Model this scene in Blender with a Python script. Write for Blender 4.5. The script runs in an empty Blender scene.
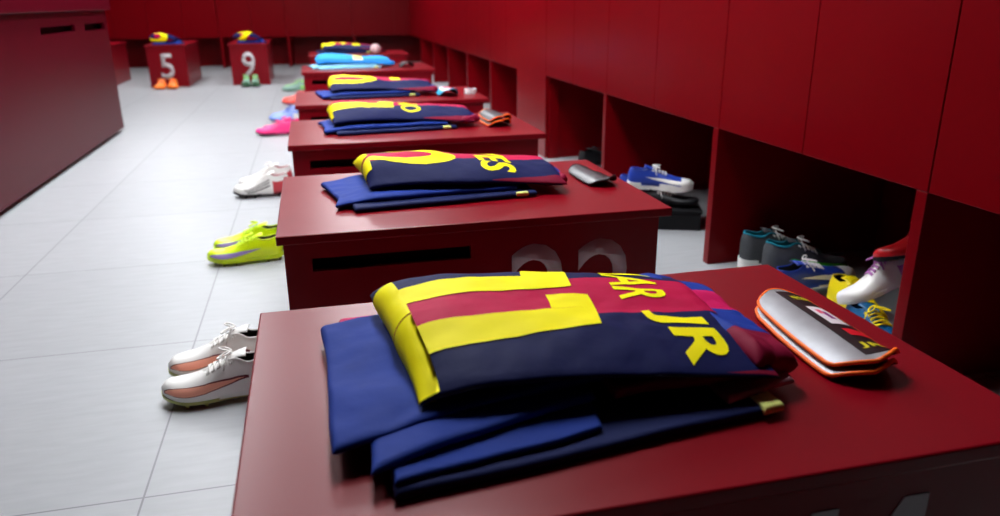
import bpy, bmesh, math, random
from mathutils import Vector, Matrix, noise, Euler
PI = math.pi
SC = bpy.context.scene
COL = SC.collection
random.seed(3)

# ------------------------------------------------------------------ colours / materials
def lin(r, g, b):
    def f(c):
        c /= 255.0
        return c / 12.92 if c <= 0.04045 else ((c + 0.055) / 1.055) ** 2.4
    return (f(r), f(g), f(b), 1.0)

MATS = {}
def mat(name, rgb, rough=0.5, spec=0.5, var=0.0, vscale=8.0, bump=0.0, bscale=200.0, metal=0.0, coat=0.0, sheen=0.0):
    if name in MATS: return MATS[name]
    m = bpy.data.materials.new(name); m.use_nodes = True
    nt = m.node_tree; b = nt.nodes['Principled BSDF']
    b.inputs['Base Color'].default_value = lin(*rgb)
    b.inputs['Roughness'].default_value = rough
    b.inputs['Specular IOR Level'].default_value = spec
    b.inputs['Metallic'].default_value = metal
    b.inputs['Coat Weight'].default_value = coat
    if sheen: b.inputs['Sheen Weight'].default_value = sheen
    if var or bump:
        tc = nt.nodes.new('ShaderNodeTexCoord')
    if var:
        n = nt.nodes.new('ShaderNodeTexNoise'); n.inputs['Scale'].default_value = vscale; n.inputs['Detail'].default_value = 4
        nt.links.new(tc.outputs['Object'], n.inputs['Vector'])
        mx = nt.nodes.new('ShaderNodeMix'); mx.data_type = 'RGBA'
        c = lin(*rgb)
        mx.inputs[6].default_value = tuple(x * (1 - var) for x in c[:3]) + (1,)
        mx.inputs[7].default_value = tuple(min(1, x * (1 + var)) for x in c[:3]) + (1,)
        nt.links.new(n.outputs['Fac'], mx.inputs[0]); nt.links.new(mx.outputs[2], b.inputs['Base Color'])
        mr = nt.nodes.new('ShaderNodeMapRange'); mr.inputs['To Min'].default_value = max(0, rough - .04); mr.inputs['To Max'].default_value = rough + .04
        nt.links.new(n.outputs['Fac'], mr.inputs['Value']); nt.links.new(mr.outputs['Result'], b.inputs['Roughness'])
    if bump:
        n2 = nt.nodes.new('ShaderNodeTexNoise'); n2.inputs['Scale'].default_value = bscale; n2.inputs['Detail'].default_value = 3
        nt.links.new(tc.outputs['Object'], n2.inputs['Vector'])
        bp = nt.nodes.new('ShaderNodeBump'); bp.inputs['Strength'].default_value = bump; bp.inputs['Distance'].default_value = .002
        nt.links.new(n2.outputs['Fac'], bp.inputs['Height']); nt.links.new(bp.outputs['Normal'], b.inputs['Normal'])
    MATS[name] = m
    return m

def emit(name, rgb, strength):
    m = bpy.data.materials.new(name); m.use_nodes = True
    nt = m.node_tree; b = nt.nodes['Principled BSDF']
    b.inputs['Base Color'].default_value = (.8, .8, .8, 1)
    b.inputs['Emission Color'].default_value = lin(*rgb)
    b.inputs['Emission Strength'].default_value = strength
    return m

def stripes(name, stops, rough=.65):
    """cloth with lengthwise stripes read from the garment's own cut (UV.y)"""
    if name in MATS: return MATS[name]
    m = bpy.data.materials.new(name); m.use_nodes = True
    nt = m.node_tree; b = nt.nodes['Principled BSDF']
    uv = nt.nodes.new('ShaderNodeUVMap'); uv.uv_map = 'UVMap'
    sp = nt.nodes.new('ShaderNodeSeparateXYZ'); nt.links.new(uv.outputs['UV'], sp.inputs[0])
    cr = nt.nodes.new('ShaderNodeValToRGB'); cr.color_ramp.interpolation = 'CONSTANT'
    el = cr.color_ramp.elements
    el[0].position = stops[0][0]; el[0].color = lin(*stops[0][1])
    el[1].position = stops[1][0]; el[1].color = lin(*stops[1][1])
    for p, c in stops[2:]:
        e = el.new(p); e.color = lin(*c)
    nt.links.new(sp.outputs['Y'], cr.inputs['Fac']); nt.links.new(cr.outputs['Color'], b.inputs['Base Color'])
    b.inputs['Roughness'].default_value = rough; b.inputs['Specular IOR Level'].default_value = .12
    tc = nt.nodes.new('ShaderNodeTexCoord'); n2 = nt.nodes.new('ShaderNodeTexNoise'); n2.inputs['Scale'].default_value = 60; n2.inputs['Detail'].default_value = 4
    nt.links.new(tc.outputs['Object'], n2.inputs['Vector'])
    bp = nt.nodes.new('ShaderNodeBump'); bp.inputs['Strength'].default_value = .25; bp.inputs['Distance'].default_value = .004
    nt.links.new(n2.outputs['Fac'], bp.inputs['Height']); nt.links.new(bp.outputs['Normal'], b.inputs['Normal'])
    MATS[name] = m
    return m

RED = mat('red_lacquer', (122, 0, 17), .33, .22, .05, 5)
LOCK = mat('red_locker_laminate', (112, 0, 9), .30, .13, .05, 3)
CAB = mat('dark_red_cabinet_laminate', (74, 2, 18), .34, .08)
BLACK = mat('black_plinth', (14, 10, 11), .6, .3)
GREYNUM = mat('grey_number_vinyl', (192, 187, 189), .5, .3)
YEL = mat('yellow_print', (255, 240, 0), .6, .12, bump=.08, bscale=60)
PALEYEL = mat('pale_yellow_tab', (226, 232, 130), .6, .3)
BLUE = mat('royal_blue_cloth', (16, 48, 134), .75, .2, .12, 20, .3, 60)
NAVY = mat('navy_cloth', (10, 24, 76), .75, .2, .12, 20, .3, 60)
MAROON = mat('maroon_cloth', (120, 12, 50), .7, .2, .1, 20, .3, 60)
MAGENTA = mat('magenta_cloth', (190, 20, 86), .7, .2, .1, 20, .3, 60)
PINKGREY = mat('dusty_pink_cloth', (176, 120, 132), .75, .2, .1, 20, .3, 60)
SKY = mat('light_blue_cloth', (40, 150, 215), .6, .25, .1, 20, .3, 60)
PALESKY = mat('pale_blue_cloth', (140, 205, 230), .6, .25, .1, 20, .3, 60)
WHITE = mat('white_paint', (228, 226, 226), .6, .3)
LAMPFRAME = mat('lamp_frame_white', (225, 225, 225), .4, .5)
NAV, REDS, YB = (8, 17, 70), (184, 8, 66), (22, 54, 146)
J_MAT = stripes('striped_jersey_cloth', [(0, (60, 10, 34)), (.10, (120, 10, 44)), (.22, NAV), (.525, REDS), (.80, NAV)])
SLEEVE_MAT = stripes('striped_sleeve_cloth', [(0, (130, 12, 50)), (.42, YB), (.62, (196, 16, 88)), (.83, YB)])

# ------------------------------------------------------------------ helpers
def link(o, parent=None):
    COL.objects.link(o)
    if parent is not None: o.parent = parent
    return o

def thing(name, label, cat, loc=(0, 0, 0), rot=(0, 0, 0), group=None):
    o = bpy.data.objects.new(name, None); o.empty_display_size = .05
    o.location = loc; o.rotation_euler = rot
    o['label'] = label; o['category'] = cat
    if group: o['group'] = group
    return link(o)

def obj(name, bm, m, parent=None, smooth=False, label=None, kind=None, autosmooth=None):
    me = bpy.data.meshes.new(name); bm.to_mesh(me); bm.free()
    for x in (m if isinstance(m, (list, tuple)) else [m]): me.materials.append(x)
    if smooth:
        for p in me.polygons: p.use_smooth = True
        if autosmooth: me.set_sharp_from_angle(angle=math.radians(autosmooth))
    o = bpy.data.objects.new(name, me)
    if label: o['label'] = label
    if kind: o['kind'] = kind
    return link(o, parent)

def box(bm, x0, x1, y0, y1, z0, z1, bevel=0.0, seg=2):
    r = bmesh.ops.create_cube(bm, size=1.0)
    vs = r['verts']
    for v in vs:
        v.co = Vector(((x0 + x1) / 2 + v.co.x * (x1 - x0), (y0 + y1) / 2 + v.co.y * (y1 - y0), (z0 + z1) / 2 + v.co.z * (z1 - z0)))
    if bevel:
        es = list({e for v in vs for e in v.link_edges})
        bmesh.ops.bevel(bm, geom=es, offset=bevel, segments=seg, affect='EDGES', profile=.5)
    return bm

def nbox(*a, **k): return box(bmesh.new(), *a, **k)

def tube(bm, pts, r, n=8, closed=False, caps=True):
    pts = [Vector(p) for p in pts]; rings = []
    N = len(pts)
    for i, p in enumerate(pts):
        a = pts[(i - 1) % N] if (closed or i > 0) else p
        b = pts[(i + 1) % N] if (closed or i < N - 1) else p
        t = (b - a).normalized() if (b - a).length > 1e-9 else Vector((1, 0, 0))
        up = Vector((0, 0, 1)) if abs(t.z) < .95 else Vector((1, 0, 0))
        s = t.cross(up).normalized(); u = s.cross(t)
        rr = r[i] if isinstance(r, (list, tuple)) else r
        rings.append([bm.verts.new(p + (s * math.cos(2 * PI * k / n) + u * math.sin(2 * PI * k / n)) * rr) for k in range(n)])
    for i in range(N if closed else N - 1):
        A, B = rings[i], rings[(i + 1) % N]
        for k in range(n): bm.faces.new((A[k], A[(k + 1) % n], B[(k + 1) % n], B[k]))
    if caps and not closed:
        bm.faces.new(rings[0][::-1]); bm.faces.new(rings[-1])
    return bm

def poly_bm(polys):
    bm = bmesh.new()
    for P in polys:
        try: bm.faces.new([bm.verts.new((x, y, 0)) for x, y in P])
        except ValueError: pass
    bmesh.ops.triangulate(bm, faces=bm.faces[:], ngon_method='EAR_CLIP')
    return bm

def text_bm(s, bold=.0, size=1.0):
    cu = bpy.data.curves.new('lettering', 'FONT'); cu.body = s; cu.size = size; cu.offset = bold; cu.fill_mode = 'FRONT'; cu.resolution_u = 4
    o = bpy.data.objects.new('lettering', cu); COL.objects.link(o)
    bpy.context.view_layer.update()
    dg = bpy.context.evaluated_depsgraph_get()
    me = bpy.data.meshes.new_from_object(o.evaluated_get(dg))
    bm = bmesh.new(); bm.from_mesh(me)
    bpy.data.objects.remove(o); bpy.data.curves.remove(cu); bpy.data.meshes.remove(me)
    bmesh.ops.remove_doubles(bm, verts=bm.verts[:], dist=1e-5)
    return bm

def fit_bm(bm, x0, x1, y0, y1):
    xs = [v.co.x for v in bm.verts]; ys = [v.co.y for v in bm.verts]
    ax, bx, ay, by = min(xs), max(xs), min(ys), max(ys)
    for v in bm.verts:
        v.co.x = x0 + (v.co.x - ax) / (bx - ax) * (x1 - x0)
        v.co.y = y0 + (v.co.y - ay) / (by - ay) * (y1 - y0)
        v.co.z = 0
    return bm

def slice_bm(bm, step, clip=None):
    xs = [v.co.x for v in bm.verts]; ys = [v.co.y for v in bm.verts]
    def cut(co, no, clear=False):
        g = bm.verts[:] + bm.edges[:] + bm.faces[:]
        bmesh.ops.bisect_plane(bm, geom=g, plane_co=co, plane_no=no, dist=1e-6, clear_outer=clear)
    if clip:
        cut((clip[0], 0, 0), (-1, 0, 0), True); cut((clip[1], 0, 0), (1, 0, 0), True)
        cut((0, clip[2], 0), (0, -1, 0), True); cut((0, clip[3], 0), (0, 1, 0), True)
    x = math.ceil(min(xs) / step) * step
    while x < max(xs): cut((x, 0, 0), (1, 0, 0)); x += step
    y = math.ceil(min(ys) / step) * step
    while y < max(ys): cut((0, y, 0), (0, 1, 0)); y += step
    return bm

# ------------------------------------------------------------------ setting: shell of the room
def floor_material():
    m = bpy.data.materials.new('grey_floor_tile'); m.use_nodes = True
    nt = m.node_tree; b = nt.nodes['Principled BSDF']
    tc = nt.nodes.new('ShaderNodeTexCoord'); mp = nt.nodes.new('ShaderNodeMapping')
    mp.inputs['Location'].default_value = (.405 + .692 * 20, -1.434 + .772 * 20, 0)
    nt.links.new(tc.outputs['Object'], mp.inputs['Vector'])
    br = nt.nodes.new('ShaderNodeTexBrick'); br.offset = 0; br.squash = 1
    br.inputs['Scale'].default_value = 1; br.inputs['Brick Width'].default_value = .692; br.inputs['Row Height'].default_value = .772
    br.inputs['Mortar Size'].default_value = .0025; br.inputs['Mortar Smooth'].default_value = .3
    br.inputs['Color1'].default_value = lin(168, 170, 173); br.inputs['Color2'].default_value = lin(164, 166, 169); br.inputs['Mortar'].default_value = lin(126, 126, 130)
    nt.links.new(mp.outputs['Vector'], br.inputs['Vector'])
    n = nt.nodes.new('ShaderNodeTexNoise'); n.inputs['Scale'].default_value = 1.0; n.inputs['Detail'].default_value = 8
    mp2 = nt.nodes.new('ShaderNodeMapping'); mp2.inputs['Scale'].default_value = (9, 42, 1)
    nt.links.new(tc.outputs['Object'], mp2.inputs['Vector']); nt.links.new(mp2.outputs['Vector'], n.inputs['Vector'])
    mx = nt.nodes.new('ShaderNodeMix'); mx.data_type = 'RGBA'; mx.blend_type = 'MULTIPLY'; mx.inputs[0].default_value = 1
    cr = nt.nodes.new('ShaderNodeValToRGB'); cr.color_ramp.elements[0].color = (.9, .9, .9, 1); cr.color_ramp.elements[1].color = (1, 1, 1, 1)
    cr.color_ramp.elements[0].position = .3; cr.color_ramp.elements[1].position = .7
    nt.links.new(n.outputs['Fac'], cr.inputs['Fac'])
    nt.links.new(br.outputs['Color'], mx.inputs[6]); nt.links.new(cr.outputs['Color'], mx.inputs[7])
    nt.links.new(mx.outputs[2], b.inputs['Base Color'])
    b.inputs['Roughness'].default_value = .42; b.inputs['Specular IOR Level'].default_value = .4
    return m

def struct(name, bm, m):
    o = obj(name, bm, m); o['kind'] = 'structure'; return o
XL, XR, YN, YF, ZC = -4.7, 2.5, -2.6, 13.9, 2.75
CEIL = mat('dark_ceiling_paint', (70, 64, 66), .8, .2)
WALLR = mat('dark_red_wall_paint', (60, 6, 14), .6, .3, .05, 2)
struct('floor', nbox(XL - .1, XR + .1, YN - .1, YF + .1, -.1, 0), floor_material())
struct('ceiling', nbox(XL - .1, XR + .1, YN - .1, YF + .1, ZC, ZC + .1), CEIL)
struct('wall_left', nbox(XL - .1, XL, YN, YF, 0, ZC), WALLR)
struct('wall_right', nbox(XR, XR + .1, YN, YF, 0, ZC), WALLR)
struct('wall_back', nbox(XL - .1, XR + .1, YF, YF + .1, 0, ZC), WALLR)
struct('wall_front', nbox(XL - .1, XR + .1, YN - .1, YN, 0, ZC), WALLR)

# ------------------------------------------------------------------ lockers
def locker(label, loc, rz, w, depth, zb, ndoor=2, panel='near', group=None, ztop=2.15):
    """built along +x (0..w), open front at y=0, depth towards +y"""
    t = thing('locker', label, 'locker', loc, (0, 0, rz), group)
    pt = .036
    obj('side_panel', nbox(0, pt, 0, depth, 0, zb - .001, bevel=.002), LOCK, t)
    obj('back_panel', nbox(pt + .001, w - .001, depth - .02, depth, 0, zb - .001), LOCK, t)
    obj('shelf', nbox(.001, w - .001, .021, depth, zb + .002, zb + .022), LOCK, t)
    obj('carcass', nbox(.001, w - .001, .022, depth, zb + .024, ztop), LOCK, t)
    dw = w / ndoor
    for k in range(ndoor):
        obj('door', nbox(k * dw + .0015, (k + 1) * dw - .0015, 0, .019, zb, ztop, bevel=.0015), LOCK, t)
    return t

XN = 1.389
near = [(.440, 1.0, 'red locker nearest the camera with a dark empty cubby at the right edge'),
        (1.455, 1.0, 'red locker whose open cubby holds teal trainers and bright football boots'),
        (2.440, 1.09, 'red locker whose open cubby holds blue and white trainers on a black box'),
        (3.535, 1.015, 'red locker with empty cubby beside the full height red panel')]
ends = [1.455, 2.44, 3.535, 4.552]
for (y0, _, lab), y1 in zip(near, ends):
    # rotated so that local x runs along +Y and the depth runs towards +X
    t = locker(lab, (XN, y1, 0), -PI / 2, y1 - y0 - .001, .75, .512, group=None)
    # the divider stands at the camera-side end: move it there
    for ch in t.children:
        if ch.name.startswith('side_panel'): ch.location.x = (y1 - y0) - .037
        if ch.name.startswith('back_panel'): ch.location.x = -.036
t = thing('filler_column', 'full height plain red panel standing between near and far lockers', 'panel', (XN, 4.553, 0))
obj('panel', nbox(0, .75, .002, .69, 0, 2.15, bevel=.002), LOCK, t)
obj('stile', nbox(.02, .085, -.016, .001, 0, .508, bevel=.002), LOCK, t)
XFAR = 1.45
fy = [5.26, 6.33, 7.33, 8.40, 9.45, 10.5, 11.6]
flab = ['far red locker directly behind the full height red panel', 'second far red locker past the full height red panel', 'third far red locker past the full height red panel',
        'fourth far red locker past the full height red panel', 'fifth far red locker past the full height red panel', 'last red locker on the right before the far corner']
for i in range(6):
    y0, y1 = fy[i], fy[i + 1]
    t = locker(flab[i], (XFAR, y1, 0), -PI / 2, y1 - y0 - .001, .74, .478)
    for ch in t.children:
        if ch.name.startswith('side_panel'): ch.location.x = (y1 - y0) - .037
        if ch.name.startswith('back_panel'): ch.location.x = -.036
# back wall lockers, the wall swings a little
BR = -math.radians(4)
bx = [-4.30, -3.31, -2.32, -1.325, -.335, .655]
BWID = [.99, .99, .99, .99, .99, 1.3]
blab = ['back wall locker hidden mostly behind the dark red cabinet', 'back wall locker just behind the bench at the left edge', 'back wall locker behind the bench numbered 5',
        'back wall locker between the benches numbered 5 and 9', 'back wall locker behind the row of benches', 'back wall locker in the far right corner']
for i, x in enumerate(bx):
    y = 12.62 + (x + 1.3) * math.tan(BR)
    locker(blab[i], (x, y, 0), BR, BWID[i] / math.cos(BR) - .001, .55, .452)

# ------------------------------------------------------------------ low cabinet on the left
t = thing('storage_cabinet', 'long dark red low cabinet with slots on the left', 'cabinet', (-1.475, 6.50, 0))
obj('plinth', nbox(-.9, -.05, -5.4, -.04, 0, .045), BLACK, t)
def slotted_face(bm, x0, x1, y0, y1, z0, z1, slots):
    """panel with rectangular through openings, face normal along x"""
    ys = sorted({y0, y1} | {a for s in slots for a in s[:2]}); zs = sorted({z0, z1} | {a for s in slots for a in s[2:]})
    for i in range(len(ys) - 1):
        for j in range(len(zs) - 1):
            cy, cz = (ys[i] + ys[i + 1]) / 2, (zs[j] + zs[j + 1]) / 2
            if any(s[0] < cy < s[1] and s[2] < cz < s[3] for s in slots): continue
            box(bm, x0, x1, ys[i], ys[i + 1], zs[j], zs[j + 1])
    bmesh.ops.remove_doubles(bm, verts=bm.verts[:], dist=1e-5)
    return bm
slots = [(-.63, -.08, .775, .822), (-1.55, -.86, .785, .825)]
obj('front_panel', slotted_face(bmesh.new(), -.02, 0, -5.4, 0, .03, .905, slots), CAB, t)
obj('carcass', nbox(-.9, -.06, -5.39, -.02, .05, .9), BLACK, t)
obj('end_panel', nbox(-.9, -.021, -.018, 0, .03, .905), CAB, t)
obj('worktop', nbox(-.94, .035, -5.44, .035, .908, .99, bevel=.004), CAB, t)

# ------------------------------------------------------------------ benches
def bench(label, loc, rz=0, num=None, side_num=None, L=.97, W=.64, H=.45, slot=True, group='benches along the right lockers'):
    """long axis local x; near long side at y=0"""
    t = thing('bench', label, 'bench', loc, (0, 0, rz), group)
    obj('seat_top', nbox(0, L, 0, W, H - .022, H, bevel=.003), RED, t)
    ins = .014
    bm = bmesh.new()
    x0, x1, y0, y1, z1 = ins, L - .03, ins, W - ins, H - .0225
    th = .018
    s = (.075, .45, H - .094, H - .062)
    if slot:   # near side with a hand slot
        xs = [x0, s[0], s[1], x1]; zs = [0, s[2], s[3], z1]
        for i in range(3):
            for j in range(3):
                if i == 1 and j == 1: continue
                box(bm, xs[i], xs[i + 1], y0, y0 + th, zs[j], zs[j + 1])
    else:
        box(bm, x0, x1, y0, y0 + th, 0, z1)
    box(bm, x0, x1, y1 - th, y1, 0, z1)
    box(bm, x0, x0 + th, y0 + th, y1 - th, 0, z1)
    box(bm, x1 - th, x1, y0 + th, y1 - th, 0, z1)
    bmesh.ops.remove_doubles(bm, verts=bm.verts[:], dist=1e-5)
    bb = obj('body', bm, RED, t)
    if slot:
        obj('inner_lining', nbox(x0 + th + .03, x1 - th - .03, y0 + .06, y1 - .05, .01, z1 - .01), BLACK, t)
    def number(txt, x0, x1, z0, z1, face):
        if txt == '11':
            w = x1 - x0; k = [(0, .78), (0, .68), (.16, .76), (.16, 0), (.36, 0), (.36, 1), (.18, 1)]
            nb = poly_bm([[(x0 + (q + o) * w, z0 + h * (z1 - z0)) for q, h in k] for o in (0, .64)])
        else: nb = fit_bm(text_bm(txt, .005 if txt == '22' else .016), x0, x1, z0, z1)
        r = bmesh.ops.extrude_face_region(nb, geom=nb.faces[:])
        for v in [g for g in r['geom'] if isinstance(g, bmesh.types.BMVert)]: v.co.z = .0015
        for v in nb.verts:
            a, b, c = v.co
            v.co = Vector((a, ins - c, b)) if face == 'side' else Vector((ins - c, W - a, b))
        bmesh.ops.recalc_face_normals(nb, faces=nb.faces[:])
        obj('number', nb, GREYNUM, bb, label='grey number ' + txt)
    if side_num: number(*side_num, 'side')
    if num: number(*num, 'end')
    return t

BX = -.112
BY = [.615, 1.70, 2.875, 4.05, 6.03, 7.92]
bench('red bench nearest the camera with shiny top and number 11', (BX - .008, BY[0], 0), math.radians(.1), side_num=('11', .605, .80, .115, .385))
bench('red bench second from the camera with a hand slot and number 22', (BX, BY[1], 0), side_num=('22', .548, .875, .105, .380))
bench('third red bench from the camera, holding the jersey lettered NO', (BX, BY[2], 0), L=.995)
bench('fourth red bench from the camera, with the white and pink shin guard', (BX + .01, BY[3], 0), L=1.02)
bench('red bench carrying the light blue jersey', (BX + .03, BY[4], 0), L=1.02)
bench('farthest red bench of the right row, with the pale ball on it', (BX + .09, BY[5], 0), L=.99)
# back wall benches stand end-on: long axis along +Y
bench('red bench by the back wall with number 5', (-1.43, 9.886, 0), PI / 2, L=1.2, W=.46, H=.485, slot=False, num=('5', .148, .298, .10, .39), group='benches along the back wall')
bench('red bench by the back wall with number 9', (-.495, 9.86, 0), PI / 2, L=1.2, W=.465, H=.485, slot=False, num=('9', .145, .295, .10, .39), group='benches along the back wall')
bench('red bench half hidden behind the dark red cabinet', (-2.325, 9.95, 0), PI / 2, L=1.2, W=.46, H=.485, slot=False, group='benches along the back wall')

# ------------------------------------------------------------------ folded garments
class Slab:
    """soft folded cloth layer; corners c00 (left near) c10 (right near) c11 (right far) c01 (left far)"""
    def __init__(s, c00, c10, c11, c01, T, base=0.0, rx=.02, ry=.02, seed=0, amp=.003, wave=.006, sc=(7, 16), bulge=None, drop=None, p=.5, skew=0.0, dive=None):
        s.skew = skew; s.dive = 1.6 * skew if dive is None else dive
        s.c = [Vector(c) for c in (c00, c10, c11, c01)]; s.T = T; s.base = base; s.seed = seed; s.amp = amp; s.wave = wave; s.sc = sc
        s.L = ((s.c[1] - s.c[0]).length + (s.c[2] - s.c[3]).length) / 2; s.D = ((s.c[3] - s.c[0]).length + (s.c[2] - s.c[1]).length) / 2
        s.ru, s.rv = min(.45, rx / s.L), min(.45, ry / s.D)
        s.bulge = bulge or (lambda u, v: 1.0); s.drop = drop or (lambda u, v: 0.0); s.p = p
        h = T * (1 - p) * .8
        s.tab = {}
        for key, r in (('u', s.ru * s.L), ('v', s.rv * s.D)):
            acc = [0.0]
            for k in range(48):
                th = (k + .5) / 48 * PI / 2
                acc.append(acc[-1] + math.hypot(r * math.sin(th), h * math.cos(th)) * PI / 96)
            s.tab[key] = acc
        s.qu, s.qv = s.tab['u'][-1], s.tab['v'][-1]
    def xy(s, u, v):
        a = s.c[0].lerp(s.c[1], u); b = s.c[3].lerp(s.c[2], u); q = a.lerp(b, v)
        n1 = noise.noise(Vector((u * 3.1 + s.seed * 7.3, v * 2.3, 1.7))); n2 = noise.noise(Vector((u * 2.3, v * 3.1 + s.seed * 5.1, 9.2)))
        return Vector((q.x + n1 * s.wave, q.y + n2 * s.wave))
    def point(s, u, zu, v, zv, off=0.0):
        q = s.xy(u, v)
        sg = 1 if (zu > 0 or zv > 0) and zu >= 0 and zv >= 0 else -1
        m = (abs(zu) * abs(zv)) ** .9 * sg
        n = noise.noise(Vector((u * s.L * s.sc[0] + s.seed * 3.3, v * s.D * s.sc[1], s.seed * 1.9))) * s.amp
        n += noise.noise(Vector((u * s.L * 28 + 5, v * s.D * 40 + s.seed, s.seed * 4.1))) * s.amp * .35
        T = s.T * s.bulge(u, v)
        if m >= 0: z = s.base + T * (s.p + (1 - s.p) * m) + n * abs(m) + s.drop(u, v)
        else: z = s.base + T * s.p * (1 + m) + s.drop(u, v)
        return Vector((q.x, q.y, z + off))
    def sk(s, pu): return s.skew * max(0, 1 - max(0, pu) / .30)
    def theta(s, d, acc):
        a = min(abs(d), acc[-1]); lo = 0
        while lo < 47 and acc[lo + 1] < a: lo += 1
        f = (a - acc[lo]) / max(1e-9, acc[lo + 1] - acc[lo])
        return math.copysign((lo + f) / 48 * PI / 2, d)
    def ax(s, p, q, r, L, acc):
        # arc coordinate -> (fraction, height factor); p in metres from the edge crest, wraps below 0 and past the end
        tot = 2 * q + max(0, (1 - 2 * r)) * L
        if p < q:
            th = s.theta(p, acc)
            return r * (1 - math.cos(th)), math.sin(th)
        if p > tot - q:
            th = s.theta(tot - p, acc)
            return 1 - r * (1 - math.cos(th)), math.sin(th)
        return r + (p - q) / L, 1.0
    def S(s, pu, pv, off=0.0):
        u, zu = s.ax(pu, s.qu, s.ru, s.L, s.tab['u']); v, zv = s.ax(pv, s.qv, s.rv, s.D, s.tab['v'])
        return s.point(u, zu, v, zv, off)
    def Sn(s, pu, pv, off):
        e = .002
        a = s.S(pu + e, pv) - s.S(pu - e, pv); b = s.S(pu, pv + e) - s.S(pu, pv - e)
        n = a.cross(b)
        n = n.normalized() if n.length > 1e-12 else Vector((0, 0, 1))
        return s.S(pu, pv) + n * off
    def mesh(s, nu=60, nv=40):
        bm = bmesh.new(); uvl = bm.loops.layers.uv.new('UVMap')
        tu = 2 * s.qu + (1 - 2 * s.ru) * s.L; tv = 2 * s.qv + (1 - 2 * s.rv) * s.D
        def lst(q, tot, n):
            k = 8
            A = [q * (i / k) for i in range(k)]; B = [q + (tot - 2 * q) * i / n for i in range(n + 1)]
            return A + B + [tot - a for a in A[::-1]]
        U, V = lst(s.qu, tu, nu), lst(s.qv, tv, nv)
        top = []; bot = []
        for i, pu in enumerate(U):
            rt = []; rb = []
            for j, pv in enumerate(V):
                u, zu = s.ax(pu, s.qu, s.ru, s.L, s.tab['u']); v, zv = s.ax(pv, s.qv, s.rv, s.D, s.tab['v'])
                edge = i in (0, len(U) - 1) or j in (0, len(V) - 1)
                vt = bm.verts.new(s.point(u, max(zu, 0), v, max(zv, 0))); rt.append(vt)
                rb.append(vt if edge else bm.verts.new(s.point(u, -zu, v, -zv)))
            top.append(rt); bot.append(rb)
        def uvv(pv, below, pu):
            f = (pv + s.sk(pu) - s.dive * max(0, pu / tu - .40)) / tv if not below else pv / tv
            return .25 + .75 * min(1, f) * min(1, pv / .01) if not below else .25 - .25 * min(1, f)
        for i in range(len(U) - 1):
            for j in range(len(V) - 1):
                for g, below in ((top, False), (bot, True)):
                    q = [(i, j), (i + 1, j), (i + 1, j + 1), (i, j + 1)]
                    if below: q = q[::-1]
                    vs = [g[a][b] for a, b in q]
                    if len(set(vs)) < 3: continue
                    try: f = bm.faces.new(vs)
                    except ValueError: continue
                    for l, (a, b) in zip(f.loops, q): l[uvl].uv = (U[a] / tu, uvv(V[b], below, U[a]))
        return bm
    def prints(s, bm2, name, m, parent, off=.0012, step=.006, clip=None, label=None):
        """flat artwork in (pu, pv) metres laid on the cloth"""
        slice_bm(bm2, step, clip)
        for v in bm2.verts: v.co = s.Sn(v.co.x, v.co.y - s.sk(v.co.x), off)
        bmesh.ops.recalc_face_normals(bm2, faces=bm2.faces[:])
        if sum(f.normal.z * f.calc_area() for f in bm2.faces) < 0:
            bmesh.ops.reverse_faces(bm2, faces=bm2.faces[:])
        return obj(name, bm2, m, parent, smooth=True, label=label)

def glyph_map(bm, pu0, pu1, pv0, pv1):
    """text x (reading) runs towards -v, text up runs towards +u"""
    xs = [v.co.x for v in bm.verts]; ys = [v.co.y for v in bm.verts]
    ax, bx, ay, by = min(xs), max(xs), min(ys), max(ys)
    for v in bm.verts:
        fx = (v.co.x - ax) / (bx - ax); fy = (v.co.y - ay) / (by - ay)
        v.co = Vector((pu0 + fy * (pu1 - pu0), pv1 - fx * (pv1 - pv0), 0))
    return bm

def soft(parent, name, slab, m, **k):
    return obj(name, slab.mesh(**k), m, parent, smooth=True)

Z0 = .4515
def bench_frame(i): return (BX + (.01 if i == 3 else .03 if i == 4 else .09 if i == 5 else 0), BY[i], Z0)

# ---- nearest stack
bl = (0, 0, Z0)
t = thing('folded_shorts', 'navy folded shorts with pale yellow tab, lowest in the nearest stack', 'shorts', bl)
s1 = Slab((.045, .674), (.535, .738), (.50, 1.07), (.06, 1.06), .014, .0, .007, .008, 1, .0012, .006)
soft(t, 'body', s1, NAVY)
s1b = Slab((.047, .681), (.30, .732), (.32, .95), (.06, .95), .009, .0145, .005, .006, 21, .0012, .008)
soft(t, 'folded_leg', s1b, BLUE)
tab = Slab((.512, .729), (.543, .734), (.540, .772), (.510, .768), .013, .004, .003, .006, 2, .0004, .001)
soft(t, 'label_tab', tab, PALEYEL, nu=6, nv=6)
t = thing('folded_undershirt', 'maroon lined undershirt layer squeezed between jersey and shorts of the nearest stack', 'shirt', bl)
s1c = Slab((.33, .775), (.53, .785), (.53, 1.03), (.34, 1.03), .018, .0265, .006, .009, 31, .003, .010)
soft(t, 'body', s1c, MAROON)
s1d = Slab((.47, .746), (.585, .778), (.59, .86), (.47, .86), .0105, .015, .005, .006, 32, .001, .006)
soft(t, 'cuff', s1d, PINKGREY, nu=12, nv=12)
t = thing('folded_shorts', 'royal blue folded shorts jutting out left under the nearest jersey', 'shorts', bl)
s2 = Slab((.022, .702), (.31, .785), (.32, 1.02), (.05, 1.0), .014, .0245, .008, .010, 3, .0015, .008,
          drop=lambda u, v: -.008 * max(0, 1 - u / .3) ** 1.5)
soft(t, 'folded_leg', s2, BLUE)
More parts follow.
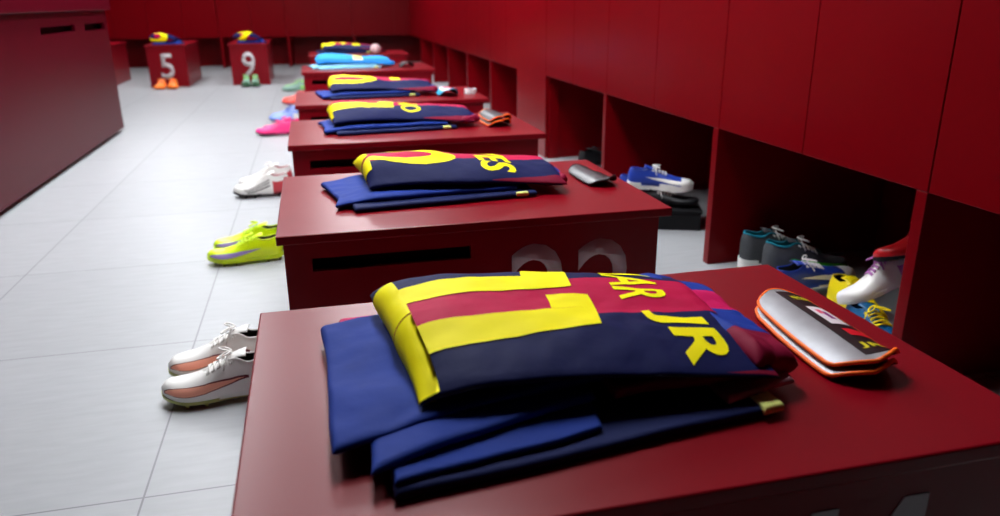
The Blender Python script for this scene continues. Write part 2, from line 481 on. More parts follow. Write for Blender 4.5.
s3 = Slab((-.016, .742), (.45, .835), (.46, 1.10), (-.018, 1.105), .014, .0410, .009, .012, 4, .0065, .010,
          bulge=lambda u, v: 1 + .35 * noise.noise(Vector((u * 6, v * 4, 3.3))), drop=lambda u, v: -.030 * max(0, (1 - u / .42)) ** 1.2 * (.75 + .25 * v) - .012 * u * u, sc=(11, 13))
soft(t, 'body', s3, BLUE, nu=80, nv=60)
s3b = Slab((.005, 1.095), (.10, 1.10), (.10, 1.135), (.01, 1.13), .010, .016, .004, .005, 5, .0008, .002)
soft(t, 'trim', s3b, MAGENTA, nu=14, nv=10)

t = thing('folded_jersey', 'striped folded jersey numbered 11 on the nearest bench', 'jersey', bl, group='folded jerseys')
def hump(u, v): return (.50 + .72 * math.sin(PI * (v * .74 + .0))) * (1 - .22 * u)
js = Slab((.088, .785), (.545, .760), (.565, 1.080), (.062, 1.125), .043, .061, .034, .085, 6, .0060, .010, sc=(6, 12), bulge=hump,
          drop=lambda u, v: -.018 * max(0, 1 - u / .22) ** 2 - .028 * u ** 2, p=.40, skew=.034)
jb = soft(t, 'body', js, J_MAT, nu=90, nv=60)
def one(pv_lo, pv_hi, base_lo, base_hi, flag_hi, pu0, pu1, wb=.066):
    return [[(pu0, base_lo), (pu0 + wb, base_lo), (pu0 + wb, pv_lo), (pu0 + wb, pv_hi), (pu0 + wb, base_hi), (pu0, base_hi)],
            [(pu0 + wb, pv_lo), (pu1, pv_lo + .006), (pu1 + .01, pv_hi + .006), (pu0 + wb, pv_hi)],
            [(pu1 - .060, pv_hi + .0051), (pu1 + .01, pv_hi + .0059), (pu1 + .014, flag_hi - .004), (pu1 - .050, flag_hi + .006)]]
tv = 2 * js.qv + (1 - 2 * js.rv) * js.D
js.prints(poly_bm(one(.096, .152, .040, .186, .206, -.030, .284)), 'number', YEL, jb, label='yellow number 1')
js.prints(poly_bm(one(.226, .280, .190, .330, .334, -.030, .284)), 'number', YEL, jb, label='yellow number 1, the far digit')
js.prints(glyph_map(text_bm('NEYMAR', .02), .346, .424, .185, .480), 'name_print', YEL, jb, clip=(-1, 1, 0, tv * 1.03))
js.prints(glyph_map(text_bm('JR', .03), .360, .446, .022, .150), 'name_print', YEL, jb)
sl = Slab((.520, .775), (.598, .80), (.605, 1.06), (.49, 1.10), .042, .033, .018, .022, 8, .008, .014, sc=(14, 16), drop=lambda u, v: -.022 * u)
soft(t, 'sleeve', sl, SLEEVE_MAT, nu=40, nv=50)

# ---- generic stacks for the other benches
def stack(frame, rz, lab_j, lab_s, seed, num=None, name=None, jersey_mat=J_MAT, shorts_mat=BLUE, sub_mat=NAVY, num_mat=YEL, patch=None, sx=1.0, sy=1.0, hj=.060, num_u=(-.03, .27), numv=(.050, .285),
          name_u=(.30, .37), name_v=(.06, .34), jx=.232, tab=True, sleeve_mat=SLEEVE_MAT, bold=.03, x0=.112, ext=.0):
    t = thing('folded_shorts', lab_s, 'shorts', frame, (0, 0, rz), 'folded shorts under the jerseys')
    a = Slab((x0 + .075, .155 * sy), (x0 + .56 * sx, .20 * sy), (x0 + .55 * sx, .47 * sy), (x0 + .04, .47 * sy), .014, 0, .006, .008, seed, .001, .008)
    soft(t, 'body', a, shorts_mat if shorts_mat is not BLUE else NAVY, nu=30, nv=20)
    b = Slab((x0 + .035, .185 * sy), (x0 + .52 * sx, .22 * sy), (x0 + .54 * sx, .48 * sy), (x0 + .0, .46 * sy), .016, .0140, .008, .012, seed + 1, .0055, .020, sc=(9, 13),
             drop=lambda u, v: -.012 * max(0, 1 - u / .2))
    soft(t, 'folded_leg', b, shorts_mat, nu=40, nv=30)
    if tab:
        c = Slab((x0 + .500 * sx, .193 * sy), (x0 + .535 * sx, .196 * sy), (x0 + .535 * sx, .21 * sy), (x0 + .50 * sx, .207 * sy), .012, .003, .003, .004, 2, .0003, .0005)
        soft(t, 'label_tab', c, PALEYEL, nu=5, nv=5)
    t = thing('folded_jersey', lab_j, 'jersey', frame, (0, 0, rz), 'folded jerseys')
    j = Slab((jx, .235 * sy), (x0 + .645 * sx, .215 * sy), (x0 + .645 * sx, .45 * sy), (jx - .02, .50 * sy), hj, .037, .026, .085, seed + 2, .0065, .016, sc=(6, 13),
             bulge=lambda u, v: (.42 + .80 * math.sin(PI * v * .74)) * (1 - .3 * u) * (1 + .18 * noise.noise(Vector((u * 4, v * 2, seed)))), drop=lambda u, v: -.012 * max(0, 1 - u / .2) ** 2 - .022 * u ** 2, dive=.10)
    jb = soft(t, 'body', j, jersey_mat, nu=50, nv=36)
    jt = 2 * j.qv + (1 - 2 * j.rv) * j.D
    if num:
        for k, ch in enumerate(num):
            n = len(num); w = (numv[1] - numv[0]) / n
            if ch == '1':
                q0 = numv[1] - (k + 1) * w
                j.prints(poly_bm(one(q0 + .030, q0 + .082, q0 - .005, q0 + .105, q0 + .108, num_u[0], num_u[1], .05)), 'number', num_mat, jb, clip=(-.1, 1, -.02, jt + .02), step=.009)
                continue
            j.prints(glyph_map(text_bm(ch, bold), num_u[0], num_u[1], numv[1] - (k + 1) * w + .008, numv[1] - k * w - .004), 'number', num_mat, jb, clip=(-.1, 1, -.02, jt + .02), step=.009)
    if name:
        j.prints(glyph_map(text_bm(name, .02), name_u[0], name_u[1], name_v[0], name_v[1]), 'name_print', num_mat, jb, clip=(-1, 1, -.01, jt + .01), step=.009)
    if patch:
        (a0, a1, b0, b1), pm = patch
        j.prints(poly_bm([[(a0, b0), (a1, b0), (a1 + .01, b1), (a0 + .01, b1)]]), 'patch', pm, jb, step=.009)
    s = Slab((x0 + .59 * sx, .225 * sy), (x0 + .67 * sx, .25 * sy), (x0 + .65 * sx, .42 * sy), (x0 + .55 * sx, .47 * sy), .030, .0145, .014, .016, seed + 3, .005, .014, sc=(12, 12))
    soft(t, 'sleeve', s, sleeve_mat, nu=20, nv=24)
    return t

stack(bench_frame(1), 0, 'folded striped jersey lettered VES on the second bench', 'royal blue folded shorts under the jersey lettered VES', 11, '22', 'ALVES', name_u=(.325, .42), name_v=(.045, .345))
stack(bench_frame(2), 0, 'folded striped jersey numbered 21 on the third bench', 'royal blue folded shorts under the jersey numbered 21', 41, '21', 'ADRIANO', name_u=(.30, .38), name_v=(.05, .40), jx=.18)
stack(bench_frame(3), 0, 'folded striped jersey with a big yellow loop on the fourth bench', 'blue folded shorts under the jersey with the big yellow loop', 61, '20', None, patch=((.345, .40, .14, .2), YEL), jx=.20)
SKYJ = stripes('light_blue_jersey_cloth', [(0, (20, 110, 180)), (.4, (40, 150, 215)), (.8, (60, 165, 222))])
stack(bench_frame(4), 0, 'light blue folded goalkeeper jersey on a bench in the far row', 'pale blue folded shorts beneath the light blue jersey', 81, None, None, SKYJ, PALESKY, PALESKY, patch=((.30, .37, .05, .22), PALEYEL), sleeve_mat=SKYJ, jx=.13, x0=.06, hj=.06)
stack(bench_frame(5), 0, 'folded dark jersey numbered 6 on the farthest bench of the row', 'navy folded shorts under the jersey numbered 6', 101, '6', None, patch=((.32, .40, .08, .2), YEL), shorts_mat=NAVY, x0=.08, jx=.15, hj=.055)
stack((-1.29, 9.96, .4865), PI / 2, 'folded jersey with yellow number on bench 5', 'navy folded shorts on bench 5', 121, '5', None, x0=.02, sx=.7, jx=.06, hj=.085, num_u=(-.05, .16), numv=(.08, .29), tab=False, shorts_mat=BLUE, sy=1.12)
stack((-.33, 9.93, .4865), PI / 2, 'folded jersey with yellow number on bench 9', 'navy folded shorts on bench 9', 141, '9', None, x0=.02, sx=.7, jx=.06, hj=.085, num_u=(-.05, .16), numv=(.08, .29), tab=False, shorts_mat=BLUE, sy=1.12)

# ------------------------------------------------------------------ shin guards
SILV = mat('brushed_silver_shell', (150, 150, 154), .48, .5, .35, 18, metal=.45)
DGREY = mat('dark_grey_shell', (62, 60, 64), .35, .5, .1, 14)
BLK = mat('black_print', (16, 14, 18), .4, .4)
ORANGE = mat('orange_rubber_edge', (255, 110, 20), .5, .3)
WHITEP = mat('white_plastic', (236, 226, 230), .35, .5)
CYAN = mat('cyan_plastic', (60, 170, 210), .35, .5)
PINK = mat('pink_print', (228, 90, 120), .45, .4)
REDP = mat('bright_red_print', (214, 16, 36), .45, .4)
YELT = mat('small_yellow_lettering', (214, 200, 30), .5, .4)
FOAM = mat('black_foam_backing', (26, 24, 28), .9, .1)
PURPL = mat('purple_print', (130, 40, 120), .5, .4)
def shin_guard(label, loc, rz, shell, rim, L=.250, R=.086, amax=.64, panel=None, deco=True, tilt=0, extra=(), group='shin guards on the benches'):
    """length along local -y (far end at y=0), arch across x"""
    t = thing('shin_guard', label, 'shin guard', loc, (tilt, 0, rz), group)
    def G(a, l, off=0):
        w = (.80 + .20 * math.sin(PI * min(1, l * .75))) * (1 - .0 * l)
        rnd = 1.0
        if l < .16: rnd = math.sqrt(max(0, 1 - ((.16 - l) / .16) ** 2)) * .35 + .65
        if l > .90: rnd = math.sqrt(max(0, 1 - ((l - .90) / .10) ** 2)) * .3 + .7
        ang = a * amax * rnd
        r = (R * w) + off
        fl = max(0, l - .75) / .25
        x = r * math.sin(ang) * 1.06; z = r * math.cos(ang) - R * w * math.cos(amax)
        z += .010 * fl ** 2 * max(0, a) * 1.6 - .0 * fl
        y = -l * L + .014 * math.cos(a * PI / 2) * (1 if l < .5 else -1) * (1 - min(l, 1 - l) * 2) ** 3
        return Vector((x, y, max(z, -.002) * .95 + .006))
    def sheet(off0, off1, a0=-1, a1=1, l0=0, l1=1, n=26, k=30):
        bm = bmesh.new(); g = []
        for off in (off0, off1):
            g.append([[bm.verts.new(G(a0 + (a1 - a0) * i / n, l0 + (l1 - l0) * j / k, off)) for j in range(k + 1)] for i in range(n + 1)])
        for i in range(n):
            for j in range(k):
                A, B = g
                bm.faces.new((B[i][j], B[i][j + 1], B[i + 1][j + 1], B[i + 1][j])[::-1]); bm.faces.new((A[i][j], A[i][j + 1], A[i + 1][j + 1], A[i + 1][j]))
        for i in range(n):
            for j in (0, k): bm.faces.new((g[0][i][j], g[0][i + 1][j], g[1][i + 1][j], g[1][i][j]))
        for j in range(k):
            for i in (0, n): bm.faces.new((g[0][i][j], g[0][i][j + 1], g[1][i][j + 1], g[1][i][j]))
        bmesh.ops.recalc_face_normals(bm, faces=bm.faces[:])
        return bm
    obj('shell', sheet(-.003, 0), shell, t, smooth=True, autosmooth=50)
    obj('foam_backing', sheet(-.007, -.0032, -.97, .97, .015, .985), FOAM, t, smooth=True, autosmooth=50)
    pts = [G(-1, l / 30, -.002) for l in range(31)] + [G(-1 + 2 * i / 20, 1, -.002) for i in range(1, 20)] + [G(1, 1 - l / 30, -.002) for l in range(31)] + [G(1 - 2 * i / 20, 0, -.002) for i in range(1, 20)]
    obj('rim', tube(bmesh.new(), pts, .0032, 8, closed=True), rim, t, smooth=True)
    dp = None
    if panel: dp = obj('dark_panel', sheet(.0002, .0008, *panel), BLK, t, smooth=True, autosmooth=50)
    for em, a0, a1, l0, l1 in extra: obj('print', sheet(.0009, .0014, a0, a1, l0, l1), em, t, smooth=True, autosmooth=50)
    if deco:
        ps = obj('picture_sticker', sheet(.0009, .0014, .12, .66, .30, .58), WHITEP, t, smooth=True, autosmooth=50, label='white sticker with a small purple and pink figure')
        bm = bmesh.new()
        obj('sticker_print', sheet(.0015, .0018, .34, .50, .38, .50), PURPL, ps, smooth=True, autosmooth=50)
        obj('sticker_print', sheet(.0019, .0022, .22, .36, .36, .42), PINK, ps, smooth=True, autosmooth=50)
        obj('badge', sheet(.0009, .0014, .20, .80, .65, .74), REDP, dp or t, smooth=True, autosmooth=50, label='red mark')
        for (txt, a0, a1, l0, l1) in (('NEYMAR', .10, .75, .12, .18), ('JR', 0, .8, .83, .90)):
            b2 = fit_bm(text_bm(txt, .02), 0, 1, 0, 1); slice_bm(b2, .1)
            for v in b2.verts: v.co = G(a0 + (a1 - a0) * v.co.x, l1 - (l1 - l0) * v.co.y, .0014)
            obj('lettering', b2, YELT, dp or t)
    return t
shin_guard('silver and black shin guard with orange rim lying under the other', (.724, 1.038, Z0), -.07, SILV, ORANGE, deco=False)
shin_guard('silver and black shin guard with orange rim and white sticker, topmost of the nearest pair', (.730, 1.044, Z0 + .0125), -.07, SILV, ORANGE, panel=(-.12, .97, .05, .95))
t = shin_guard('dark grey shin guard with red mark on the second bench', (.765, 2.165, Z0), .06, DGREY, BLK, L=.20, R=.054, amax=.85, deco=False, panel=(.0, .9, .1, .9), extra=((REDP, .25, .6, .3, .55),))
bm = bmesh.new()
t2 = [c for c in t.children if c.name.startswith('shell')][0]
shin_guard('navy shin guard with orange rim beneath its twin on the third bench', (.735, 3.30, Z0), .05, DGREY, ORANGE, L=.22, R=.058, amax=.98, deco=False)
shin_guard('navy and grey shin guard with orange rim and pale spot on the third bench', (.738, 3.303, Z0 + .0175), .05, DGREY, ORANGE, L=.22, R=.058, amax=.98, deco=False, panel=(.1, .95, .05, .95))
shin_guard('white and cyan shin guard with pink print on the fourth bench', (.725, 4.40, Z0), .0, WHITEP, CYAN, L=.20, R=.056, amax=1.2, deco=False, extra=((PINK, -.3, .35, .35, .75), (CYAN, -.98, -.55, .1, .97)))
shin_guard('grey shin guard beside the light blue jersey', (.74, 6.40, Z0), .0, DGREY, BLK, L=.2, R=.056, amax=1.15, deco=False)
shin_guard('dark shin guard beside the jersey numbered 6', (.72, 8.36, Z0), .0, DGREY, MAROON, L=.2, R=.06, deco=False)

# ------------------------------------------------------------------ footwear
def interp(tab, t):
    for (a, va), (b, vb) in zip(tab, tab[1:]):
        if t <= b:
            f = (t - a) / (b - a); f = f * f * (3 - 2 * f) if False else f
            return va + (vb - va) * f
    return tab[-1][1]
def smoothtab(tab, t):
    # Catmull-Rom through the table
    n = len(tab)
    for i in range(n - 1):
        if t <= tab[i + 1][0] or i == n - 2:
            x0, x1 = tab[i][0], tab[i + 1][0]; f = max(0, min(1, (t - x0) / (x1 - x0)))
            p1, p2 = tab[i][1], tab[i + 1][1]
            m1 = (p2 - tab[i - 1][1]) / (x1 - tab[i - 1][0]) if i > 0 else (p2 - p1) / (x1 - x0)
            m2 = (tab[i + 2][1] - p1) / (tab[i + 2][0] - x0) if i < n - 2 else (p2 - p1) / (x1 - x0)
            d = x1 - x0
            return (2 * f ** 3 - 3 * f * f + 1) * p1 + (f ** 3 - 2 * f * f + f) * d * m1 + (-2 * f ** 3 + 3 * f * f) * p2 + (f ** 3 - f * f) * d * m2
WT = [(0, .0), (.02, .016), (.06, .025), (.12, .030), (.25, .0315), (.42, .032), (.58, .039), (.72, .0455), (.83, .044), (.91, .035), (.96, .024), (.985, .014), (1, .0)]
HT = [(0, .050), (.02, .072), (.06, .080), (.14, .076), (.24, .074), (.33, .083), (.42, .078), (.52, .067), (.62, .056), (.74, .045), (.86, .038), (.95, .030), (1, .014)]
OT = [(0, .0), (.035, .02), (.06, .42), (.12, .55), (.26, .55), (.33, .40), (.40, .25), (.58, .22), (.61, .04), (.63, 0), (1, 0)]
class Shoe:
    def __init__(s, L, side, zb, hs=1.0, ws=1.0): s.L, s.side, s.zb, s.hs, s.ws = L, side, zb, hs, ws
    def lift(s, t): return (.012 * ((t - .72) / .28) ** 2 if t > .72 else 0) + (.004 * ((.12 - t) / .12) ** 2 if t < .12 else 0)
    def yc(s, t): return s.side * (.010 * math.sin(PI * t * .9) - .012 * max(0, t - .6) / .4)
    def P(s, t, a, off=0.0):
        w = max(.0, smoothtab(WT, t)) * s.ws + off; h = max(.004, smoothtab(HT, t)) * s.hs + off
        ao = interp(OT, t)
        ph = a * PI / 2; pho = ao * PI / 2
        c = abs(math.cos(ph)) ** .72 / abs(math.cos(pho)) ** .72
        y = w * math.copysign(abs(math.sin(ph)) ** .72, ph)
        bul = 1 + .10 * math.sin(PI * min(1, c)) * (1 if t < .9 else .4)
        return Vector((t * s.L, s.yc(t) + y * bul, s.zb + s.lift(t) + h * min(c, 1.0 if ao > .1 else 9)))
def shoe(label, loc, rot, upper, sole, lining, lace, side=1, L=.28, studs=None, zb=.016, logo=None, hs=1.0, ws=1.0, heel=None, midsole=None, group=None, stripes3=None, cat='football boot', name='football_boot', toe=None):
    S = Shoe(L, side, zb, hs, ws)
    t = thing(name, label, cat, loc, rot, group)
    TS = [0, .006, .015, .03, .05, .08] + [.11 + .89 * i / 40 for i in range(37)] + [.935, .955, .97, .982, .992, 1.0]
    TS = sorted(set(round(x, 5) for x in TS))
    K = 12
    bm = bmesh.new(); grid = []
    for tt in TS:
        ao = interp(OT, tt)
        left = [bm.verts.new(S.P(tt, -1 + (1 - ao) * k / K)) for k in range(K + 1)]
        right = [bm.verts.new(S.P(tt, ao + (1 - ao) * k / K)) for k in range(K + 1)]
        grid.append((left, right))
    for i in range(len(TS) - 1):
        for h in (0, 1):
            A, B = grid[i][h], grid[i + 1][h]
            for k in range(K):
                f = bm.faces.new((A[k], A[k + 1], B[k + 1], B[k])[::-1])
                if heel and TS[i + 1] < .30 and ((k < 7) if h == 0 else (k > 4)): f.material_index = 2
                if toe and TS[i] > .80: f.material_index = 3
    bmesh.ops.remove_doubles(bm, verts=bm.verts[:], dist=.00002)
    bmesh.ops.recalc_face_normals(bm, faces=bm.faces[:])
    if sum(f.normal.z * f.calc_area() for f in bm.faces if f.calc_center_median().x > .65 * L) < 0: bmesh.ops.reverse_faces(bm, faces=bm.faces[:])
    up = obj('upper', bm, [upper, lining, heel or upper, toe or upper], t, smooth=True)
    md = up.modifiers.new('thickness', 'SOLIDIFY'); md.thickness = .0028; md.offset = -1; md.material_offset = 1
    # insole closes the inside
    # sole
    def plate(z0, z1, grow, m, nm, t0=0, t1=1):
        bm = bmesh.new(); rings = []
        for tt in [t0 + (t1 - t0) * x for x in TS]:
            w = max(0, smoothtab(WT, tt)) * ws * (1 if tt > .5 or tt < .2 else .92) + grow * (1 if 0 < tt < 1 else .2)
            xx = tt * L + (grow if tt > .9 else -grow if tt < .1 else 0)
            c = S.yc(tt); l = S.lift(tt)
            rings.append([bm.verts.new((xx, c - w, zb + z1 + l)), bm.verts.new((xx, c + w, zb + z1 + l)), bm.verts.new((xx, c + w * .93, zb + z0 + l)), bm.verts.new((xx, c - w * .93, zb + z0 + l))])
        for A, B in zip(rings, rings[1:]):
            for k in range(4): bm.faces.new((A[k], A[(k + 1) % 4], B[(k + 1) % 4], B[k]))
        bm.faces.new(rings[0][::-1]); bm.faces.new(rings[-1])
        bmesh.ops.recalc_face_normals(bm, faces=bm.faces[:])
        return obj(nm, bm, m, t, smooth=True, autosmooth=40)
    if midsole:
        plate(-.016 if zb < .03 else -.026, .012, .003, midsole, 'midsole'); sl_ = plate(-zb, -.0165 if zb < .03 else -.0265, .002, sole, 'outsole')
    else: sl_ = plate(-.005, .005, .0018, sole, 'sole')
    if studs:
        for (tt, q) in ((.05, -.6), (.05, .6), (.2, -.7), (.2, .7), (.62, -.75), (.62, .75), (.78, -.75), (.78, .75), (.9, .0)):
            w = smoothtab(WT, tt)
            b2 = bmesh.new()
            r = bmesh.ops.create_cone(b2, cap_ends=True, segments=10, radius1=.0035, radius2=.0065, depth=zb - .005 + S.lift(tt) * .6,
                                      matrix=Matrix.Translation((tt * L, S.yc(tt) + q * w, (zb - .005 + S.lift(tt) * .6) / 2)))
            obj('stud', b2, studs, sl_, smooth=True, autosmooth=40)
    # padded collar round the ankle opening
    ts = [.036 + (.40 - .036) * k / 20 for k in range(21)]
    ring = [S.P(q, -interp(OT, q)) for q in ts] ; ring2 = [S.P(q, interp(OT, q)) for q in ts]
    if L > 0:
        obj('collar', tube(bmesh.new(), ring[::-1] + ring2, .0034 if midsole else .0022, 8), lining if midsole else upper, t, smooth=True)
    # tongue
    bm = bmesh.new(); g = []
    for i in range(13):
        tt = .27 + .36 * i / 12; ao = .20 + .12 * (1 - i / 12)
        row = []
        for k in range(9):
            a = -1 + 2 * k / 8
            pl, prr = S.P(tt, -max(interp(OT, tt), .06)), S.P(tt, max(interp(OT, tt), .06))
            q = pl.lerp(prr, (a + 1) / 2)
            q.z += .006 * math.cos(a * PI / 2) * (1 - i / 12) - .0035 + .018 * max(0, 1 - i / 5) ** 1.5
            q.x -= .006 * max(0, 1 - i / 5)
            row.append(bm.verts.new(q))
        g.append(row)
    for A, B in zip(g, g[1:]):
        for k in range(8): bm.faces.new((A[k], A[k + 1], B[k + 1], B[k])[::-1])
    tg = obj('tongue', bm, upper, t, smooth=True)
    md = tg.modifiers.new('thickness', 'SOLIDIFY'); md.thickness = .003; md.offset = -1
    # laces
    bm = bmesh.new()
    rows = [.37, .42, .47, .52, .565]
    for i, tt in enumerate(rows):
        ao = interp(OT, tt) + .10
        l, r = S.P(tt, -ao, .002), S.P(tt + .018, ao, .002); m_ = (l + r) / 2; m_.z += .004
        tube(bm, [l - Vector((0, 0, .003)), l, l.lerp(m_, .5) + Vector((0, 0, .001)), m_, m_.lerp(r, .5) + Vector((0, 0, .001)), r, r - Vector((0, 0, .003))], .0022, 6)
        l, r = S.P(tt + .018, -ao, .002), S.P(tt, ao, .002); m_ = (l + r) / 2; m_.z += .007
        tube(bm, [l - Vector((0, 0, .003)), l, l.lerp(m_, .5) + Vector((0, 0, .001)), m_, m_.lerp(r, .5) + Vector((0, 0, .001)), r, r - Vector((0, 0, .003))], .0022, 6)
    k0 = S.P(.37, 0, .003); k0.z = S.P(.36, interp(OT, .36)).z + .012
    for sg in (-1, 1):
        pts = []
        for q in range(13):
            th = 2 * PI * q / 12
            pts.append(k0 + Vector((.020 * (1 - math.cos(th)) * .8, sg * (.016 * (1 - math.cos(th)) + .008 * math.sin(th)), .010 * math.sin(th / 2) - .012 * (1 - math.cos(th)) / 2)))
        tube(bm, pts, .0021, 6)
        pts = [k0 + Vector((.004 * q, sg * .0075 * q, .004 - .0015 * q * q)) for q in range(6)]
        tube(bm, pts, .0021, 6)
    obj('laces', bm, lace, tg, smooth=True)
    # side mark
    def strip(lo, hi, t0, t1, off, m, nm, sgn, n=24, label=None):
        b2 = bmesh.new(); prev = None
        for i in range(n + 1):
            f = i / n; tt = t0 + (t1 - t0) * f
            row = [b2.verts.new(S.P(tt, sgn * (lo(f) + (hi(f) - lo(f)) * k / 4), off)) for k in range(5)]
            if prev:
                for k in range(4): b2.faces.new((prev[k], prev[k + 1], row[k + 1], row[k]))
            prev = row
        return obj(nm, b2, m, up, smooth=True, label=label)
    if logo:
        lm, om = logo
        # long swoosh, pointed at the heel end, full and rounded at the toe
        lo = lambda f: .80 - .10 * f - .02 - .0 * f
        def hi(f): return .80 - .10 * f - .21 * math.sin(PI * min(1, f ** 2.6)) ** .75
        def lo2(f): return .80 + .035 * math.sin(PI * f)
        for sg in (-1, 1):
            if om:
                strip(lambda f: lo2(f) + .018, lambda f: hi(f) - .022, .24, .965, .0007, om, 'logo_outline', sg)
            strip(lo2, hi, .27, .955, .0013, lm, 'logo', sg)
    if stripes3:
        for q in range(3):
            for sg in (-1, 1):
                strip(lambda f, q=q: .85, lambda f, q=q: .42 - .05 * q, .40 + .07 * q, .44 + .07 * q, .0008, stripes3, 'side_stripe', sg, n=6) if False else \
                strip(lambda f, q=q: .60 + .10 * q + .10 * f, lambda f, q=q: .64 + .10 * q + .10 * f, .34, .80 - .03 * q, .0008, stripes3, 'side_stripe', sg)
    return t

B_WHITE = mat('white_boot_skin', (238, 236, 232), .35, .5, .04, 20)
B_SOLE = mat('pale_green_sole', (176, 180, 110), .4, .5)
B_BLACK = mat('black_boot_lining', (14, 14, 18), .7, .3)
B_LACEW = mat('white_lace', (228, 224, 220), .7, .2)
B_CORAL = mat('coral_logo', (255, 176, 150), .4, .4)
B_DKRED = mat('dark_red_outline', (110, 20, 36), .4, .4)
B_NEON = mat('neon_yellow_skin', (214, 240, 0), .35, .5, .05, 20)
B_PURP = mat('lilac_logo', (150, 130, 190), .4, .4)
B_OLIVE = mat('dark_stud', (60, 62, 30), .4, .5)
B_RED = mat('red_heel_skin', (196, 60, 70), .4, .5)
B_PINK = mat('hot_pink_skin', (244, 50, 130), .35, .5, .08, 20)
B_LAV = mat('lavender_blue_skin', (140, 165, 232), .35, .5, .08, 20)
B_CORALS = mat('coral_red_skin', (244, 92, 78), .35, .5, .05, 20)
B_GREENG = mat('grey_green_skin', (130, 165, 150), .4, .5, .1, 20)
B_ORANGE = mat('orange_skin', (255, 130, 50), .35, .5, .05, 20)
B_DGREEN = mat('dark_green_skin', (50, 90, 60), .4, .5, .1, 20)
B_LGREEN = mat('light_green_skin', (150, 215, 120), .4, .5, .1, 20)
B_TEAL = mat('teal_lining', (12, 120, 140), .6, .3)
B_GREY = mat('dark_grey_mesh', (74, 76, 80), .7, .3, .2, 60)
B_LIME = mat('bright_green_sole', (70, 210, 40), .4, .5)
B_BLUE = mat('royal_blue_skin', (30, 60, 160), .4, .5, .1, 20)
B_VIOL = mat('violet_white_skin', (200, 120, 200), .4, .5, .1, 20)
B_REDS = mat('bright_red_skin', (220, 24, 34), .35, .5, .05, 20)
B_YEL = mat('yellow_skin', (250, 226, 0), .4, .5, .05, 20)
B_SEA = mat('sea_blue_skin', (10, 90, 140), .4, .5, .1, 20)

G = 'football boots on the floor'
L1 = PI
shoe('white boot with coral logo, nearer of the nearest white pair', (-.150, 1.835, 0), (0, 0, L1 + .02), B_WHITE, B_SOLE, B_BLACK, B_LACEW, 1, .282, B_SOLE, logo=(B_CORAL, B_DKRED), hs=1.2, group=G)
shoe('white boot with coral logo, half hidden behind its twin beside the second bench', (-.155, 1.965, 0), (0, 0, L1 - .05), B_WHITE, B_SOLE, B_BLACK, B_LACEW, -1, .282, B_SOLE, logo=(B_CORAL, B_DKRED), hs=1.2, group=G)
shoe('neon yellow boot with lilac logo, nearer of its pair', (-.170, 2.935, 0), (0, 0, L1 + .03), B_NEON, B_NEON, B_BLACK, B_NEON, 1, .28, B_OLIVE, logo=(B_PURP, None), group=G)
shoe('neon yellow boot behind its matching twin', (-.160, 3.065, 0), (0, 0, L1 - .03), B_NEON, B_NEON, B_BLACK, B_NEON, -1, .28, B_OLIVE, logo=(B_PURP, None), group=G)
shoe('white boot with dark stripes and red heel, nearer of its pair', (-.165, 4.01, 0), (0, 0, L1), B_WHITE, B_BLACK, B_RED, B_LACEW, 1, .28, B_BLACK, hs=1.2, heel=B_RED, stripes3=B_BLACK, group=G)
shoe('white boot with red heel standing behind the striped one', (-.150, 4.14, 0), (0, 0, L1 - .06), B_WHITE, B_BLACK, B_RED, B_LACEW, -1, .28, B_BLACK, hs=1.35, heel=B_RED, stripes3=B_BLACK, group=G)
shoe('hot pink boot beside the fifth bench, nearer of its pair', (-.165, 5.95, 0), (0, 0, L1), B_PINK, B_BLACK, B_PURP, B_PINK, 1, .285, group=G)
shoe('hot pink boot leaning behind its twin', (-.120, 6.09, 0), (0, 0, L1 - .05), B_PINK, B_BLACK, B_PURP, B_PINK, -1, .285, group=G)
shoe('lavender blue boot behind the hot pink pair', (-.105, 6.66, 0), (0, 0, L1), B_LAV, B_BLUE, B_WHITE, B_BLUE, 1, .28, heel=B_WHITE, group=G)
shoe('lavender blue boot farther back behind the hot pink pair', (-.09, 6.80, 0), (0, 0, L1), B_LAV, B_BLUE, B_WHITE, B_BLUE, -1, .28, heel=B_WHITE, group=G)
shoe('coral red boot beside the far bench, nearer of its pair', (-.03, 7.80, 0), (0, 0, L1), B_CORALS, B_RED, B_BLACK, B_CORALS, 1, .285, group=G)
shoe('coral red boot hidden behind its twin at the far bench', (-.02, 7.94, 0), (0, 0, L1), B_CORALS, B_RED, B_BLACK, B_CORALS, -1, .285, group=G)
shoe('grey green boot farthest along the row, nearer of its pair', (-.06, 9.0, 0), (0, 0, L1), B_GREENG, B_DGREEN, B_BLACK, B_LGREEN, 1, .29, heel=B_LGREEN, group=G)
shoe('grey green boot farthest along the row, behind its twin', (-.03, 9.14, 0), (0, 0, L1), B_LGREEN, B_DGREEN, B_BLACK, B_LGREEN, -1, .29, group=G)
DN = -PI / 2
shoe('orange boot before bench 5, left of its pair', (-1.728, 9.84, 0), (0, 0, DN - .08), B_ORANGE, B_ORANGE, B_CORALS, B_ORANGE, 1, .27, group=G, ws=1.25, hs=1.0)
shoe('orange boot before bench 5, right of its pair', (-1.600, 9.84, 0), (0, 0, DN + .05), B_ORANGE, B_ORANGE, B_CORALS, B_ORANGE, -1, .27, group=G, ws=1.25, hs=1.0)
shoe('dark green boot before bench 9, left of its pair', (-.775, 9.82, 0), (0, 0, DN - .04), B_GREENG, B_DGREEN, B_LGREEN, B_LGREEN, 1, .27, group=G, heel=B_LGREEN, toe=B_DGREEN, ws=1.0, hs=1.25)
shoe('dark green boot before bench 9, right of its pair', (-.668, 9.82, 0), (0, 0, DN + .04), B_GREENG, B_DGREEN, B_LGREEN, B_LGREEN, -1, .27, group=G, heel=B_LGREEN, toe=B_DGREEN, ws=1.0, hs=1.25)
GC = 'footwear in the open cubbies'
TR = dict(cat='trainer', name='trainer', zb=.034, group=GC)
